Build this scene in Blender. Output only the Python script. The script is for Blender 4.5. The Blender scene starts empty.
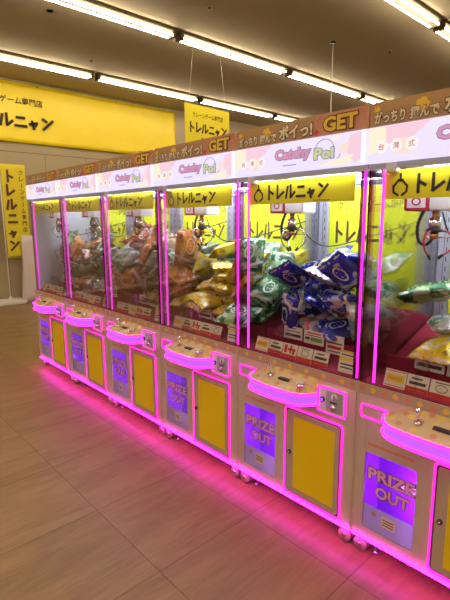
import bpy, bmesh, math, random
from mathutils import Matrix, Vector, Quaternion

# ------------------------------------------------------------------ camera, world, light, exposure
SC = bpy.context.scene
COL = SC.collection
W = 0.7835                 # width of one machine
F0 = 0.075                 # floor offset of the survey frame
CAMP = Vector((4.958, -1.769, 1.575))
yaw, pitch, roll = 0.7425, 0.1755, -0.0077
fv = Vector((-math.cos(yaw)*math.cos(pitch), math.sin(yaw)*math.cos(pitch), -math.sin(pitch)))
rv = fv.cross(Vector((0, 0, 1))).normalized(); uv = rv.cross(fv)
r2 = math.cos(roll)*rv + math.sin(roll)*uv; u2 = -math.sin(roll)*rv + math.cos(roll)*uv
cam = bpy.data.cameras.new('camera'); cam.sensor_fit = 'HORIZONTAL'; cam.sensor_width = 36
cam.lens = 453.6/450*36; cam.clip_start = 0.02
co = bpy.data.objects.new('camera', cam); COL.objects.link(co)
co.matrix_world = Matrix.Translation(CAMP) @ Matrix((r2, u2, -fv)).transposed().to_4x4()
SC.camera = co
w = bpy.data.worlds.new('world'); SC.world = w; w.use_nodes = True
w.node_tree.nodes['Background'].inputs[0].default_value = (1, .86, .66, 1)
w.node_tree.nodes['Background'].inputs[1].default_value = 0.1
SC.view_settings.view_transform = 'Standard'; SC.view_settings.look = 'None'
SC.view_settings.gamma = 1; SC.view_settings.use_curve_mapping = False
SC.view_settings.exposure = 0.0
SC.cycles.transparent_max_bounces = 48
SC.cycles.max_bounces = 10
SC.cycles.sample_clamp_indirect = 4
SC.cycles.caustics_reflective = False; SC.cycles.caustics_refractive = False
CEIL_LAMP = 5.8
INNER_LAMP = 42.0
LED = 3.4

# ------------------------------------------------------------------ materials
MATS = {}
def new_mat(n):
    m = bpy.data.materials.new(n); m.use_nodes = True; nt = m.node_tree
    return m, nt, nt.nodes['Principled BSDF']
def mat(n, c, r=.5, metal=0, spec=.5, coat=0, noise=0, nscale=20, bump=0):
    m, nt, b = new_mat(n); MATS[n] = m
    b.inputs['Base Color'].default_value = (*c, 1); b.inputs['Roughness'].default_value = r
    b.inputs['Metallic'].default_value = metal; b.inputs['Specular IOR Level'].default_value = spec
    b.inputs['Coat Weight'].default_value = coat
    if noise or bump:
        tc = nt.nodes.new('ShaderNodeTexCoord'); t = nt.nodes.new('ShaderNodeTexNoise')
        t.inputs['Scale'].default_value = nscale; t.inputs['Detail'].default_value = 5
        nt.links.new(tc.outputs['Object'], t.inputs['Vector'])
        if noise:
            mx = nt.nodes.new('ShaderNodeMix'); mx.data_type = 'RGBA'
            mx.inputs['A'].default_value = (*[v*(1-noise) for v in c], 1)
            mx.inputs['B'].default_value = (*[min(1, v*(1+noise)) for v in c], 1)
            nt.links.new(t.outputs['Fac'], mx.inputs['Factor']); nt.links.new(mx.outputs['Result'], b.inputs['Base Color'])
        if bump:
            bp = nt.nodes.new('ShaderNodeBump'); bp.inputs['Strength'].default_value = bump; bp.inputs['Distance'].default_value = .01
            nt.links.new(t.outputs['Fac'], bp.inputs['Height']); nt.links.new(bp.outputs['Normal'], b.inputs['Normal'])
    return m
def emit(n, c, s, base=(.8, .8, .8)):
    m, nt, b = new_mat(n); MATS[n] = m
    b.inputs['Base Color'].default_value = (*base, 1); b.inputs['Roughness'].default_value = .4
    b.inputs['Emission Color'].default_value = (*c, 1); b.inputs['Emission Strength'].default_value = s
    return m
def glass(n, tint, refl=.06):
    m = bpy.data.materials.new(n); m.use_nodes = True; nt = m.node_tree; MATS[n] = m
    nt.nodes.remove(nt.nodes['Principled BSDF']); out = nt.nodes['Material Output']
    tr = nt.nodes.new('ShaderNodeBsdfTransparent'); tr.inputs[0].default_value = (*tint, 1)
    gl = nt.nodes.new('ShaderNodeBsdfGlossy'); gl.inputs['Roughness'].default_value = .03
    fr = nt.nodes.new('ShaderNodeFresnel'); fr.inputs[0].default_value = 1.25
    mp = nt.nodes.new('ShaderNodeMath'); mp.operation = 'MULTIPLY'; mp.inputs[1].default_value = refl*10
    nt.links.new(fr.outputs[0], mp.inputs[0])
    mx = nt.nodes.new('ShaderNodeMixShader'); nt.links.new(mp.outputs[0], mx.inputs[0])
    nt.links.new(tr.outputs[0], mx.inputs[1]); nt.links.new(gl.outputs[0], mx.inputs[2])
    nt.links.new(mx.outputs[0], out.inputs[0])
    return m
def bag_mat(n, base, band, accent, end=None, rough=.25):
    """printed foil: plain base, a wavy band across the middle, a round emblem and a stripe of the accent colour"""
    m, nt, b = new_mat(n); MATS[n] = m; N = nt.nodes; Lk = nt.links
    tc = N.new('ShaderNodeTexCoord'); sep = N.new('ShaderNodeSeparateXYZ'); Lk.new(tc.outputs['Generated'], sep.inputs[0])
    nz = N.new('ShaderNodeTexNoise'); nz.inputs['Scale'].default_value = 6; Lk.new(tc.outputs['Generated'], nz.inputs['Vector'])
    def mth(op, a, bb, c=None):
        q = N.new('ShaderNodeMath'); q.operation = op
        for i, v in enumerate((a, bb, c)):
            if v is None: continue
            if isinstance(v, (int, float)): q.inputs[i].default_value = v
            else: Lk.new(v, q.inputs[i])
        return q.outputs[0]
    X, Y = sep.outputs[0], sep.outputs[1]
    wy = mth('MULTIPLY_ADD', nz.outputs['Fac'], .25, Y)
    d = mth('ABSOLUTE', mth('SUBTRACT', wy, .66), 0)
    mband = mth('LESS_THAN', d, .12)
    dx = mth('MULTIPLY', mth('SUBTRACT', X, .5), 1.3); dy = mth('SUBTRACT', Y, .56)
    rr = mth('ADD', mth('MULTIPLY', dx, dx), mth('MULTIPLY', dy, dy))
    memb = mth('LESS_THAN', rr, .05); ring = mth('LESS_THAN', rr, .032)
    mst = mth('LESS_THAN', mth('ABSOLUTE', mth('SUBTRACT', mth('MULTIPLY_ADD', X, .3, Y), .3), 0), .035)
    mend = mth('GREATER_THAN', mth('ABSOLUTE', mth('SUBTRACT', Y, .5), 0), .455)
    cur = (*base, 1)
    def mix(prev, col, f):
        q = N.new('ShaderNodeMix'); q.data_type = 'RGBA'; Lk.new(f, q.inputs['Factor'])
        if isinstance(prev, tuple): q.inputs['A'].default_value = prev
        else: Lk.new(prev, q.inputs['A'])
        q.inputs['B'].default_value = (*col, 1); return q.outputs['Result']
    n2 = N.new('ShaderNodeTexNoise'); n2.inputs['Scale'].default_value = 4.5; n2.inputs['Detail'].default_value = 1; Lk.new(tc.outputs['Generated'], n2.inputs['Vector'])
    lite = tuple(.35*v+.5 for v in band); cur = mix(cur, lite, mth('GREATER_THAN', n2.outputs['Fac'], .60)); cur = mix(cur, tuple(v*.35 for v in base), mth('LESS_THAN', n2.outputs['Fac'], .40))
    # lines of small print at the foot of the bag
    ln = mth('MULTIPLY', mth('LESS_THAN', mth('FRACT', mth('MULTIPLY', Y, 26), 0), .45), mth('MULTIPLY', mth('LESS_THAN', mth('ABSOLUTE', mth('SUBTRACT', Y, .17), 0), .07), mth('LESS_THAN', mth('ABSOLUTE', mth('SUBTRACT', X, .45), 0), .28)))
    cur = mix(cur, accent, ln)
    cur = mix(cur, band, mband); cur = mix(cur, accent, mst); cur = mix(cur, accent, memb); cur = mix(cur, base, ring)
    cur = mix(cur, end or band, mend)
    # little printed letters inside the emblem
    wv = N.new('ShaderNodeTexVoronoi'); wv.inputs['Scale'].default_value = 13; Lk.new(tc.outputs['Generated'], wv.inputs['Vector'])
    let = mth('MULTIPLY', mth('LESS_THAN', wv.outputs['Distance'], .28), ring)
    cur = mix(cur, accent, let)
    Lk.new(cur, b.inputs['Base Color'])
    b.inputs['Roughness'].default_value = rough; b.inputs['Metallic'].default_value = .25; b.inputs['Coat Weight'].default_value = .4
    b.inputs['Coat Roughness'].default_value = .12
    return m

def floor_mat():
    m, nt, b = new_mat('floor'); N = nt.nodes; Lk = nt.links
    tc = N.new('ShaderNodeTexCoord'); sep = N.new('ShaderNodeSeparateXYZ'); Lk.new(tc.outputs['Object'], sep.inputs[0])
    def mth(op, a, bb=0, c=0):
        q = N.new('ShaderNodeMath'); q.operation = op
        for i, v in enumerate((a, bb, c)):
            if isinstance(v, (int, float)): q.inputs[i].default_value = v
            else: Lk.new(v, q.inputs[i])
        return q.outputs[0]
    P = .607
    ux = mth('DIVIDE', mth('SUBTRACT', sep.outputs[0], 2.804 - 20*P), P)
    uy = mth('DIVIDE', mth('SUBTRACT', sep.outputs[1], -.765 - 20*.585), .585)
    def line(v, h):
        f = mth('FRACT', v); return mth('LESS_THAN', mth('MINIMUM', f, mth('SUBTRACT', 1, f)), h)
    g = mth('MAXIMUM', line(ux, .0035), line(uy, .0035))
    # each tile its own tone and grain offset
    cb = N.new('ShaderNodeCombineXYZ'); Lk.new(mth('FLOOR', ux), cb.inputs[0]); Lk.new(mth('FLOOR', uy), cb.inputs[1])
    wn = N.new('ShaderNodeTexWhiteNoise'); Lk.new(cb.outputs[0], wn.inputs['Vector'])
    gr = N.new('ShaderNodeCombineXYZ')
    Lk.new(mth('MULTIPLY', sep.outputs[0], 7.5), gr.inputs[0]); Lk.new(mth('MULTIPLY', sep.outputs[1], 1.6), gr.inputs[1])
    Lk.new(mth('MULTIPLY', wn.outputs['Value'], 30), gr.inputs[2])
    nz = N.new('ShaderNodeTexNoise'); nz.inputs['Scale'].default_value = 1.0; nz.inputs['Detail'].default_value = 8; nz.inputs['Roughness'].default_value = .65
    nz.inputs['Distortion'].default_value = .8
    Lk.new(gr.outputs[0], nz.inputs['Vector'])
    gr2 = N.new('ShaderNodeCombineXYZ')
    Lk.new(mth('MULTIPLY', sep.outputs[0], 60), gr2.inputs[0]); Lk.new(mth('MULTIPLY', sep.outputs[1], 6), gr2.inputs[1])
    nz2 = N.new('ShaderNodeTexNoise'); nz2.inputs['Scale'].default_value = 1.0; nz2.inputs['Detail'].default_value = 4
    Lk.new(gr2.outputs[0], nz2.inputs['Vector'])
    v = mth('MULTIPLY_ADD', nz2.outputs['Fac'], .35, mth('MULTIPLY_ADD', wn.outputs['Value'], .05, nz.outputs['Fac']))
    cr = N.new('ShaderNodeValToRGB'); cr.color_ramp.elements[0].position = .45; cr.color_ramp.elements[1].position = .85
    cr.color_ramp.elements[0].color = (.20, .112, .05, 1); cr.color_ramp.elements[1].color = (.33, .20, .095, 1)
    Lk.new(v, cr.inputs[0])
    mx = N.new('ShaderNodeMix'); mx.data_type = 'RGBA'; Lk.new(mth('MULTIPLY', g, .75), mx.inputs['Factor'])
    Lk.new(cr.outputs[0], mx.inputs['A']); mx.inputs['B'].default_value = (.06, .035, .02, 1)
    Lk.new(mx.outputs['Result'], b.inputs['Base Color'])
    b.inputs['Roughness'].default_value = .38
    bp = N.new('ShaderNodeBump'); bp.inputs['Strength'].default_value = .15; bp.inputs['Distance'].default_value = .004
    Lk.new(v, bp.inputs['Height']); Lk.new(bp.outputs['Normal'], b.inputs['Normal'])
    return m
FLOOR = floor_mat()
def wall_mat():
    m, nt, b = new_mat('wall'); N = nt.nodes; Lk = nt.links
    tc = N.new('ShaderNodeTexCoord'); sep = N.new('ShaderNodeSeparateXYZ'); Lk.new(tc.outputs['Object'], sep.inputs[0])
    def mth(op, a, bb=0):
        q = N.new('ShaderNodeMath'); q.operation = op
        for i, v in enumerate((a, bb)):
            if isinstance(v, (int, float)): q.inputs[i].default_value = v
            else: Lk.new(v, q.inputs[i])
        return q.outputs[0]
    # upright panel joints every 0.87 m below the picture rail
    f = mth('FRACT', mth('DIVIDE', mth('ADD', sep.outputs[1], 40-1.18), .868))
    g = mth('MULTIPLY', mth('LESS_THAN', f, .012), mth('LESS_THAN', sep.outputs[2], 2.88))
    g = mth('MAXIMUM', g, mth('LESS_THAN', mth('ABSOLUTE', mth('SUBTRACT', sep.outputs[2], 2.885)), .007))
    mx = N.new('ShaderNodeMix'); mx.data_type = 'RGBA'; Lk.new(g, mx.inputs['Factor'])
    mx.inputs['A'].default_value = (.40, .33, .215, 1); mx.inputs['B'].default_value = (.18, .14, .09, 1)
    Lk.new(mx.outputs['Result'], b.inputs['Base Color']); b.inputs['Roughness'].default_value = .6
    return m
WALL = wall_mat()
mat('lamp_housing', (.12, .095, .06), .6)
mat('ceiling', (.37, .31, .21), .9, noise=.04, nscale=3)
mat('plain_wall', (.75, .68, .56), .8)
mat('cabinet', (.66, .58, .50), .35, metal=.08, noise=.03, nscale=4)
mat('cabinet_dark', (.10, .07, .09), .5)
mat('white_plastic', (.8, .78, .78), .35)
mat('grey_metal', (.50, .53, .62), .35, metal=.35)
mat('slot_dark', (.03, .03, .05), .6)
mat('chrome', (.8, .78, .8), .12, metal=1)
mat('dark_metal', (.05, .05, .06), .35, metal=.5)
mat('black_rubber', (.015, .015, .018), .5)
mat('copper', (.75, .42, .2), .25, metal=.9)
mat('red_plastic', (.55, .03, .06), .3)
mat('felt_red', (.27, .008, .035), .95, noise=.25, nscale=60, bump=.2)
mat('yellow_print', (.95, .82, .015), .45)
mat('yellow_sheet', (.80, .90, .02), .55)
mat('yellow_banner', (.93, .72, .012), .38, noise=.05, nscale=3, bump=.35)
mat('yellow_nobori', (.80, .66, .02), .6, noise=.05, nscale=3, bump=.2)
mat('door_yellow', (1.0, .80, .008), .4)
mat('ink', (.02, .016, .01), .7)
mat('ink_brown', (.10, .045, .02), .55)
mat('header_tan', (.50, .30, .14), .5)
mat('header_coral', (.62, .29, .19), .5)
mat('header_yellow', (.9, .6, .06), .45)
mat('header_cream', (.90, .80, .64), .5)
mat('header_red', (.75, .09, .07), .45)
mat('deck_cream', (.70, .50, .26), .3, coat=.3)
mat('strip_cream', (.50, .40, .30), .35)
mat('dot_yellow', (.86, .58, .10), .4)
mat('dot_coral', (.74, .27, .17), .4)
mat('door_slab', (.58, .50, .42), .35, metal=.05)
mat('window_purple', (.30, .02, .72), .5)
mat('window_pale', (.92, .92, 1.0), .45)
mat('prize_pink', (1.0, .52, .92), .4)
mat('prize_outline', (.10, .03, .12), .4)
mat('paper', (.80, .74, .62), .6)
mat('paper_white', (.85, .83, .82), .6)
mat('card_red', (.62, .03, .03), .55)
mat('card_orange', (.85, .40, .04), .55)
mat('card_yellow', (.85, .68, .06), .55)
mat('card_ink', (.07, .05, .05), .6)
mat('green_ink', (.20, .45, .05), .6)
mat('pale_panel', (.74, .80, .90), .3)
mat('caster_wheel', (.5, .38, .36), .25)
mat('fabric_pink_lit', (.72, .62, .68), .8, bump=.3, nscale=8)  # white cloth with the pink LED light put into its base colour
mat('string', (.75, .70, .6), .6)
emit('led_pink', (1.0, .022, .50), 1.8, base=(.2, .02, .15))
emit('led_tube', (.95, .035, .74), 1.7, base=(.2, .02, .15))
emit('led_deck', (1.0, .009, .68), 7.0, base=(.2, .02, .15))
emit('led_base', (1.0, .0035, .72), 46, base=(.2, .02, .1))
emit('led_soft', (1.0, .05, .85), 2.2)
emit('led_violet', (.36, .07, 1.0), 1.5, base=(.15, .05, .3))
emit('lamp_tube', (1.0, .85, .60), CEIL_LAMP*6)
emit('inner_lamp', (.80, .84, 1.0), INNER_LAMP)
emit('violet_lamp', (.74, .34, 1.0), 60)
emit('marquee', (.74, .68, .98), 1.08, base=(.15, .14, .15))
emit('marquee_bright', (.95, .88, 1.0), 1.4, base=(.15, .14, .15))
emit('marquee_peach', (.93, .70, .62), 0.98, base=(.15, .14, .15))
emit('marquee_pink', (.91, .60, .74), 0.95, base=(.15, .14, .15))
emit('marquee_yellow', (.93, .84, .64), 0.98, base=(.15, .14, .15))
emit('marquee_cream', (.93, .86, .80), 1.0, base=(.15, .14, .15))
emit('marquee_red', (.85, .22, .32), 0.58, base=(.15, .14, .15))
emit('marquee_lilac', (.40, .27, .62), 0.50, base=(.15, .14, .15))
emit('marquee_rose', (.93, .36, .58), 0.65, base=(.15, .14, .15))
emit('marquee_lime', (.80, .90, .45), 0.65, base=(.15, .14, .15))
glass('glass', (.99, .99, .995), .05)
glass('acrylic_pink', (.93, .72, .90), .10)
BAGM = {
 'navy': bag_mat('bag_navy', (.008, .022, .45), (.02, .03, .22), (.80, .80, .75), end=(.05, .07, .4), rough=.2),
 'silver': bag_mat('bag_silver', (.50, .52, .60), (.03, .05, .35), (.6, .05, .08), end=(.5, .5, .6), rough=.2),
 'royal': bag_mat('bag_royal', (.015, .05, .60), (.55, .58, .70), (.85, .75, .25), end=(.05, .1, .5), rough=.2),
 'green': bag_mat('bag_green', (.02, .22, .06), (.30, .50, .20), (.75, .80, .55), end=(.1, .35, .1)),
 'lime': bag_mat('bag_lime', (.42, .60, .10), (.75, .80, .65), (.05, .30, .06), end=(.5, .6, .3)),
 'clear': bag_mat('bag_clear', (.38, .45, .38), (.60, .66, .60), (.12, .25, .14), end=(.6, .65, .62), rough=.15),
 'yellow': bag_mat('bag_yellow', (.85, .62, .02), (.90, .70, .05), (.80, .78, .72), end=(.8, .6, .1)),
 'orange': bag_mat('bag_orange', (.75, .20, .02), (.85, .42, .06), (.85, .78, .65), end=(.7, .3, .1)),
 'red': bag_mat('bag_red', (.50, .02, .03), (.75, .45, .20), (.85, .80, .70), end=(.5, .1, .08)),
 'brown': bag_mat('bag_brown', (.28, .12, .05), (.50, .32, .16), (.75, .65, .45), end=(.4, .25, .15)),
 'white': bag_mat('bag_white', (.72, .72, .76), (.20, .45, .62), (.10, .40, .18), end=(.7, .7, .75)),
 'teal': bag_mat('bag_teal', (.10, .36, .30), (.62, .68, .62), (.80, .78, .62), end=(.3, .45, .4)),
}
NICE = {'navy': 'dark blue and silver', 'silver': 'silver and blue', 'royal': 'bright blue', 'green': 'dark green', 'lime': 'lime green and white',
        'clear': 'greyish green', 'yellow': 'yellow', 'orange': 'orange', 'red': 'red', 'brown': 'brown', 'white': 'white and blue', 'teal': 'teal and white'}

for n_ in ('window_pale',):      # vinyl print that lets the light behind it through
    nt = MATS[n_].node_tree; b = nt.nodes['Principled BSDF']; tl = nt.nodes.new('ShaderNodeBsdfTranslucent')
    tl.inputs[0].default_value = b.inputs['Base Color'].default_value; mx = nt.nodes.new('ShaderNodeMixShader'); mx.inputs[0].default_value = .5
    nt.links.new(b.outputs[0], mx.inputs[1]); nt.links.new(tl.outputs[0], mx.inputs[2]); nt.links.new(mx.outputs[0], nt.nodes['Material Output'].inputs[0])

# ------------------------------------------------------------------ mesh helper
def cr_spline(pts, n=6, closed=False):
    P = [Vector(p) for p in pts]; out = []
    m = len(P)
    for i in range(m if closed else m-1):
        g = (lambda k: P[k % m]) if closed else (lambda k: P[max(0, min(m-1, k))])
        p0, p1, p2, p3 = g(i-1), g(i), g(i+1), g(i+2)
        for k in range(n):
            t = k/n
            out.append(.5*((2*p1) + (p2-p0)*t + (2*p0-5*p1+4*p2-p3)*t*t + (3*p1-p0-3*p2+p3)*t**3))
    if not closed: out.append(P[-1])
    return out
def rrect(x0, x1, z0, z1, r, y=0, n=5):
    o = []
    for cx, cz, a0 in ((x1-r, z1-r, 0), (x0+r, z1-r, 90), (x0+r, z0+r, 180), (x1-r, z0+r, 270)):
        for k in range(n+1):
            a = math.radians(a0+90*k/n); o.append(Vector((cx+r*math.cos(a), y, cz+r*math.sin(a))))
    return o
class MB:
    def __init__(s): s.v = []; s.f = []; s.mi = []; s.mats = []; s.sm = []
    def m(s, name):
        if name not in s.mats: s.mats.append(name)
        return s.mats.index(name)
    def add(s, vs, fs, mn, smooth=False):
        o = len(s.v); s.v += [tuple(v) for v in vs]; k = s.m(mn)
        for f in fs: s.f.append([i+o for i in f]); s.mi.append(k); s.sm.append(smooth)
        return s
    def box(s, x0, x1, y0, y1, z0, z1, mn):
        vs = [(x, y, z) for x in (x0, x1) for y in (y0, y1) for z in (z0, z1)]
        return s.add(vs, [(0, 1, 3, 2), (4, 6, 7, 5), (0, 4, 5, 1), (2, 3, 7, 6), (0, 2, 6, 4), (1, 5, 7, 3)], mn)
    def bbox(s, x0, x1, y0, y1, z0, z1, mn, b=.004):
        bm = bmesh.new(); bmesh.ops.create_cube(bm, size=1)
        for v in bm.verts: v.co = Vector((x0+(v.co.x+.5)*(x1-x0), y0+(v.co.y+.5)*(y1-y0), z0+(v.co.z+.5)*(z1-z0)))
        bmesh.ops.bevel(bm, geom=bm.edges[:], offset=b, segments=2, affect='EDGES')
        bm.verts.ensure_lookup_table()
        s.add([v.co for v in bm.verts], [[v.index for v in f.verts] for f in bm.faces], mn); bm.free(); return s
    def tube(s, pts, r, mn, n=8, closed=False):
        P = [Vector(p) for p in pts]; m = len(P); vs = []; fs = []
        t0 = (P[1]-P[0]).normalized(); up = Vector((0, 0, 1)) if abs(t0.z) < .9 else Vector((1, 0, 0))
        nrm = t0.cross(up).normalized()
        for i in range(m):
            a = P[(i-1) % m] if closed or i > 0 else P[i]; b = P[(i+1) % m] if closed or i < m-1 else P[i]
            t = (b-a).normalized(); nrm = (nrm - t*nrm.dot(t))
            if nrm.length < 1e-6: nrm = t.orthogonal()
            nrm.normalize(); bn = t.cross(nrm)
            rr = r[i] if isinstance(r, (list, tuple)) else r
            for k in range(n):
                an = 2*math.pi*k/n; vs.append(P[i]+nrm*(rr*math.cos(an))+bn*(rr*math.sin(an)))
        for i in range(m if closed else m-1):
            for k in range(n):
                j = (i+1) % m; fs.append((i*n+k, i*n+(k+1) % n, j*n+(k+1) % n, j*n+k))
        if not closed: fs += [tuple(range(n))[::-1], tuple(range((m-1)*n, m*n))]
        return s.add(vs, fs, mn, True)
    def cyl(s, a, b, r, mn, n=16): return s.tube([a, b], r, mn, n)
    def poly(s, pts, y0, y1, mn):
        """prism of an outline in x,z between two depths"""
        n = len(pts); vs = [(p[0], y0, p[1]) for p in pts]+[(p[0], y1, p[1]) for p in pts]
        fs = [tuple(range(n)), tuple(range(2*n-1, n-1, -1))]+[(i, i+n, (i+1) % n+n, (i+1) % n) for i in range(n)]
        return s.add(vs, fs, mn)
    def disc(s, x, z, r, y0, y1, mn, n=16):
        return s.poly([(x+r*math.cos(2*math.pi*k/n), z+r*math.sin(2*math.pi*k/n)) for k in range(n)], y0, y1, mn)
    def sphere(s, c, r, mn, nu=12, nv=8):
        vs = []; fs = []
        for i in range(nv+1):
            for k in range(nu):
                th = math.pi*i/nv; ph = 2*math.pi*k/nu
                vs.append((c[0]+r*math.sin(th)*math.cos(ph), c[1]+r*math.sin(th)*math.sin(ph), c[2]+r*math.cos(th)))
        for i in range(nv):
            for k in range(nu): fs.append((i*nu+k, i*nu+(k+1) % nu, (i+1)*nu+(k+1) % nu, (i+1)*nu+k))
        return s.add(vs, fs, mn, True)
    def place(s, M):
        s.v = [tuple(M @ Vector(v)) for v in s.v]; return s
    def build(s, name, parent=None, dz=0):
        me = bpy.data.meshes.new(name); me.from_pydata([(a, b, c+dz) for a, b, c in s.v], [], s.f)
        for n in s.mats: me.materials.append(MATS[n])
        me.polygons.foreach_set('material_index', s.mi); me.polygons.foreach_set('use_smooth', s.sm)
        bm = bmesh.new(); bm.from_mesh(me); bmesh.ops.recalc_face_normals(bm, faces=bm.faces[:]); bm.to_mesh(me); bm.free()
        o = bpy.data.objects.new(name, me); COL.objects.link(o)
        if parent: o.parent = parent
        return o
def thing(name, label, cat, loc=(0, 0, 0), group=None):
    o = bpy.data.objects.new(name, None); COL.objects.link(o); o.location = loc; o.empty_display_size = .1
    return tag(o, label, cat, group)
def tag(o, label, cat, group=None):
    o['label'] = label; o['category'] = cat
    if group: o['group'] = group
    return o
def struct(o): o['kind'] = 'structure'; return o
def copy_tree(o, parent=None):
    c = o.copy(); COL.objects.link(c); c.parent = parent
    for ch in list(o.children): copy_tree(ch, c)
    return c

# ------------------------------------------------------------------ lettering
def _text(body, off):
    cu = bpy.data.curves.new('t', 'FONT'); cu.body = body; cu.size = 1; cu.offset = off; cu.resolution_u = 2
    o = bpy.data.objects.new('t', cu); COL.objects.link(o)
    dg = bpy.context.evaluated_depsgraph_get(); dg.update()
    me = bpy.data.meshes.new_from_object(o.evaluated_get(dg))
    vs = [(v.co.x, v.co.y) for v in me.vertices]; fs = [list(p.vertices) for p in me.polygons]
    bpy.data.objects.remove(o); bpy.data.curves.remove(cu); bpy.data.meshes.remove(me)
    return vs, fs
def letters(mb, body, x0, x1, z0, z1, y, mn, off=.02, outline=None, oo=.07, slant=0, step=.0012):
    """flat printed lettering facing -y, fitted to the given rectangle"""
    vs, fs = _text(body, off)
    ax, bx_ = min(v[0] for v in vs), max(v[0] for v in vs); az, bz = min(v[1] for v in vs), max(v[1] for v in vs)
    sx, sz = (x1-x0)/(bx_-ax), (z1-z0)/(bz-az)
    T = lambda v, yy: (x0+(v[0]-ax)*sx, yy, z0+(v[1]-az)*sz+slant*((v[0]-ax)*sx))
    if outline:
        ov, of = _text(body, oo); mb.add([T(v, y) for v in ov], of, outline); y -= step
    mb.add([T(v, y) for v in vs], fs, mn)
GL = {'ト': [((.35, 1), (.35, 0)), ((.35, .62), (.82, .38))],
      'レ': [((.22, 1), (.22, .06)), ((.22, .06), (.9, .5))],
      'ル': [((.25, .85), (.06, .05)), ((.55, .95), (.55, .08)), ((.55, .08), (.98, .45))],
      'ニ': [((.2, .76), (.82, .76)), ((.06, .14), (.94, .14))],
      'ャ': [((.12, .42), (.88, .6)), ((.88, .6), (.68, .28)), ((.38, .74), (.55, 0))],
      'ン': [((.1, .88), (.42, .68)), ((.12, .06), (.92, .8))]}
def stroke(mb, a, b, t, y, mn):
    dx, dz = b[0]-a[0], b[1]-a[1]; L = math.hypot(dx, dz); nx, nz = -dz/L*t/2, dx/L*t/2; ex, ez = dx/L*t*.3, dz/L*t*.3
    mb.add([(a[0]+nx-ex, y, a[1]+nz-ez), (b[0]+nx*1.1+ex, y, b[1]+nz*1.1+ez), (b[0]-nx*1.1+ex, y, b[1]-nz*1.1+ez), (a[0]-nx-ex, y, a[1]-nz-ez)], [(0, 1, 2, 3)], mn)
def katakana(mb, x0, x1, z0, z1, y, mn, vertical=False, t=.17):
    """the hand-brushed word on every yellow sheet"""
    word = 'トレルニャン'; n = len(word)
    for i, ch in enumerate(word):
        if vertical:
            h = (z1-z0)/n; bx, bz, w, hh = x0, z1-(i+1)*h+h*.1, x1-x0, h*.8
        else:
            c = (x1-x0)/n; bx, bz, w, hh = x0+i*c+c*.04, z0, c*.92, z1-z0
        k = .8 if ch == 'ャ' else 1
        for a, b in GL[ch]:
            A = (bx+a[0]*w*k, bz+a[1]*hh*k); B = (bx+b[0]*w*k, bz+b[1]*hh*k)
            stroke(mb, A, B, min(w, hh)*t, y-.0001*(hash_i(a, b)), mn)
def hash_i(a, b): return int((a[0]*7+b[1]*13+a[1]*5)*10) % 4
def claw_icon(mb, cx, z0, h, y, mn):
    stroke(mb, (cx, z0+h*.72), (cx, z0+h), h*.1, y, mn)
    mb.poly([(cx-h*.2, z0+h*.62), (cx+h*.2, z0+h*.62), (cx+h*.14, z0+h*.76), (cx-h*.14, z0+h*.76)], y-.0004, y, mn)
    for s in (-1, 1):
        P = [(cx+s*h*.14, z0+h*.64), (cx+s*h*.34, z0+h*.42), (cx+s*h*.32, z0+h*.16), (cx+s*h*.1, z0)]
        for i in range(3): stroke(mb, P[i], P[i+1], h*.1, y-.0002*i, mn)

# ------------------------------------------------------------------ the room
XW, ZC = -4.43, 4.20
MATS['floor_'] = FLOOR; MATS['wall_'] = WALL
struct(MB().box(XW, 9, -8, 12, -.1, 0, 'floor_').build('floor'))
struct(MB().box(XW, 9, -8, 12, ZC, ZC+.1, 'ceiling').build('ceiling'))
struct(MB().box(XW-.1, XW, -8, 12, -.1, ZC+.1, 'wall_').build('wall_left'))
struct(MB().box(9, 9.1, -8, 12, -.1, ZC+.1, 'plain_wall').build('wall_right'))
struct(MB().box(XW, 9, 12, 12.1, -.1, ZC+.1, 'plain_wall').build('wall_back'))
struct(MB().box(XW, 9, -8.1, -8, -.1, ZC+.1, 'plain_wall').build('wall_front'))
struct(MB().box(XW, XW+.012, -8, 12, 0, .07, 'plain_wall').build('baseboard_left'))

# double-tube ceiling lights, in rows running away from the machines' front
def make_light():
    t = thing('ceiling_light', 'x', 'ceiling light')
    a = MB(); L = 2.33
    a.bbox(-.085, .085, -L/2, L/2, ZC-.045, ZC, 'lamp_housing', .006)
    a.poly([(-.075, ZC-.045), (.075, ZC-.045), (.03, ZC-.07), (-.03, ZC-.07)], -L/2, L/2, 'lamp_housing')
    for y in (-L/2, L/2-.05): a.bbox(-.075, .075, y, y+.05, ZC-.115, ZC-.04, 'lamp_housing', .006)
    a.build('lamp_housing', t)
    for s in (-1, 1): MB().cyl((s*.060, -L/2+.05, ZC-.092), (s*.060, L/2-.05, ZC-.092), .012, 'lamp_tube', 10).build('lamp_tube', t)
    return t
L0 = make_light(); first = True
RX = [(-3.08, 'far row'), (-.62, 'middle row'), (2.0, 'top right row')]
CELLS = [(-1.185, ''), (1.235, ''), (3.655, ''), (6.075, ''), (8.495, '')]
def put_light(x, y, lab):
    global first
    o = L0 if first else copy_tree(L0); first = False
    o.location = (x, y, 0); o['label'] = lab; o['group'] = 'double tube ceiling lights'
for i, (x, rn) in enumerate(RX):
    for j, (y, _) in enumerate(CELLS):
        vis = [['out of the photo to the left', 'leftmost in the photo', 'above the big yellow wall banner', 'just right of the hanging sign', 'short glimpse over the header'],
               ['out of the photo', 'leaving through the top edge', 'long one at the centre top', 'crossing the thin drop rod', 'short one right above the nearest header'],
               ['out of the photo', 'just out of the photo', 'leaving through the top edge', 'cut off by the right edge', 'behind the header']][i][j]
        put_light(x, y, 'double tube ceiling light in the %s, %s' % (rn, vis))
for x in (4.5, 7.0):
    for y in (-6.0, -3.6, -1.18, 1.23, 3.65):  # unseen lights; the rearmost are added to brighten the machine fronts
        put_light(x, y, 'double tube ceiling light out of the photo to the right of the camera')
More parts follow.
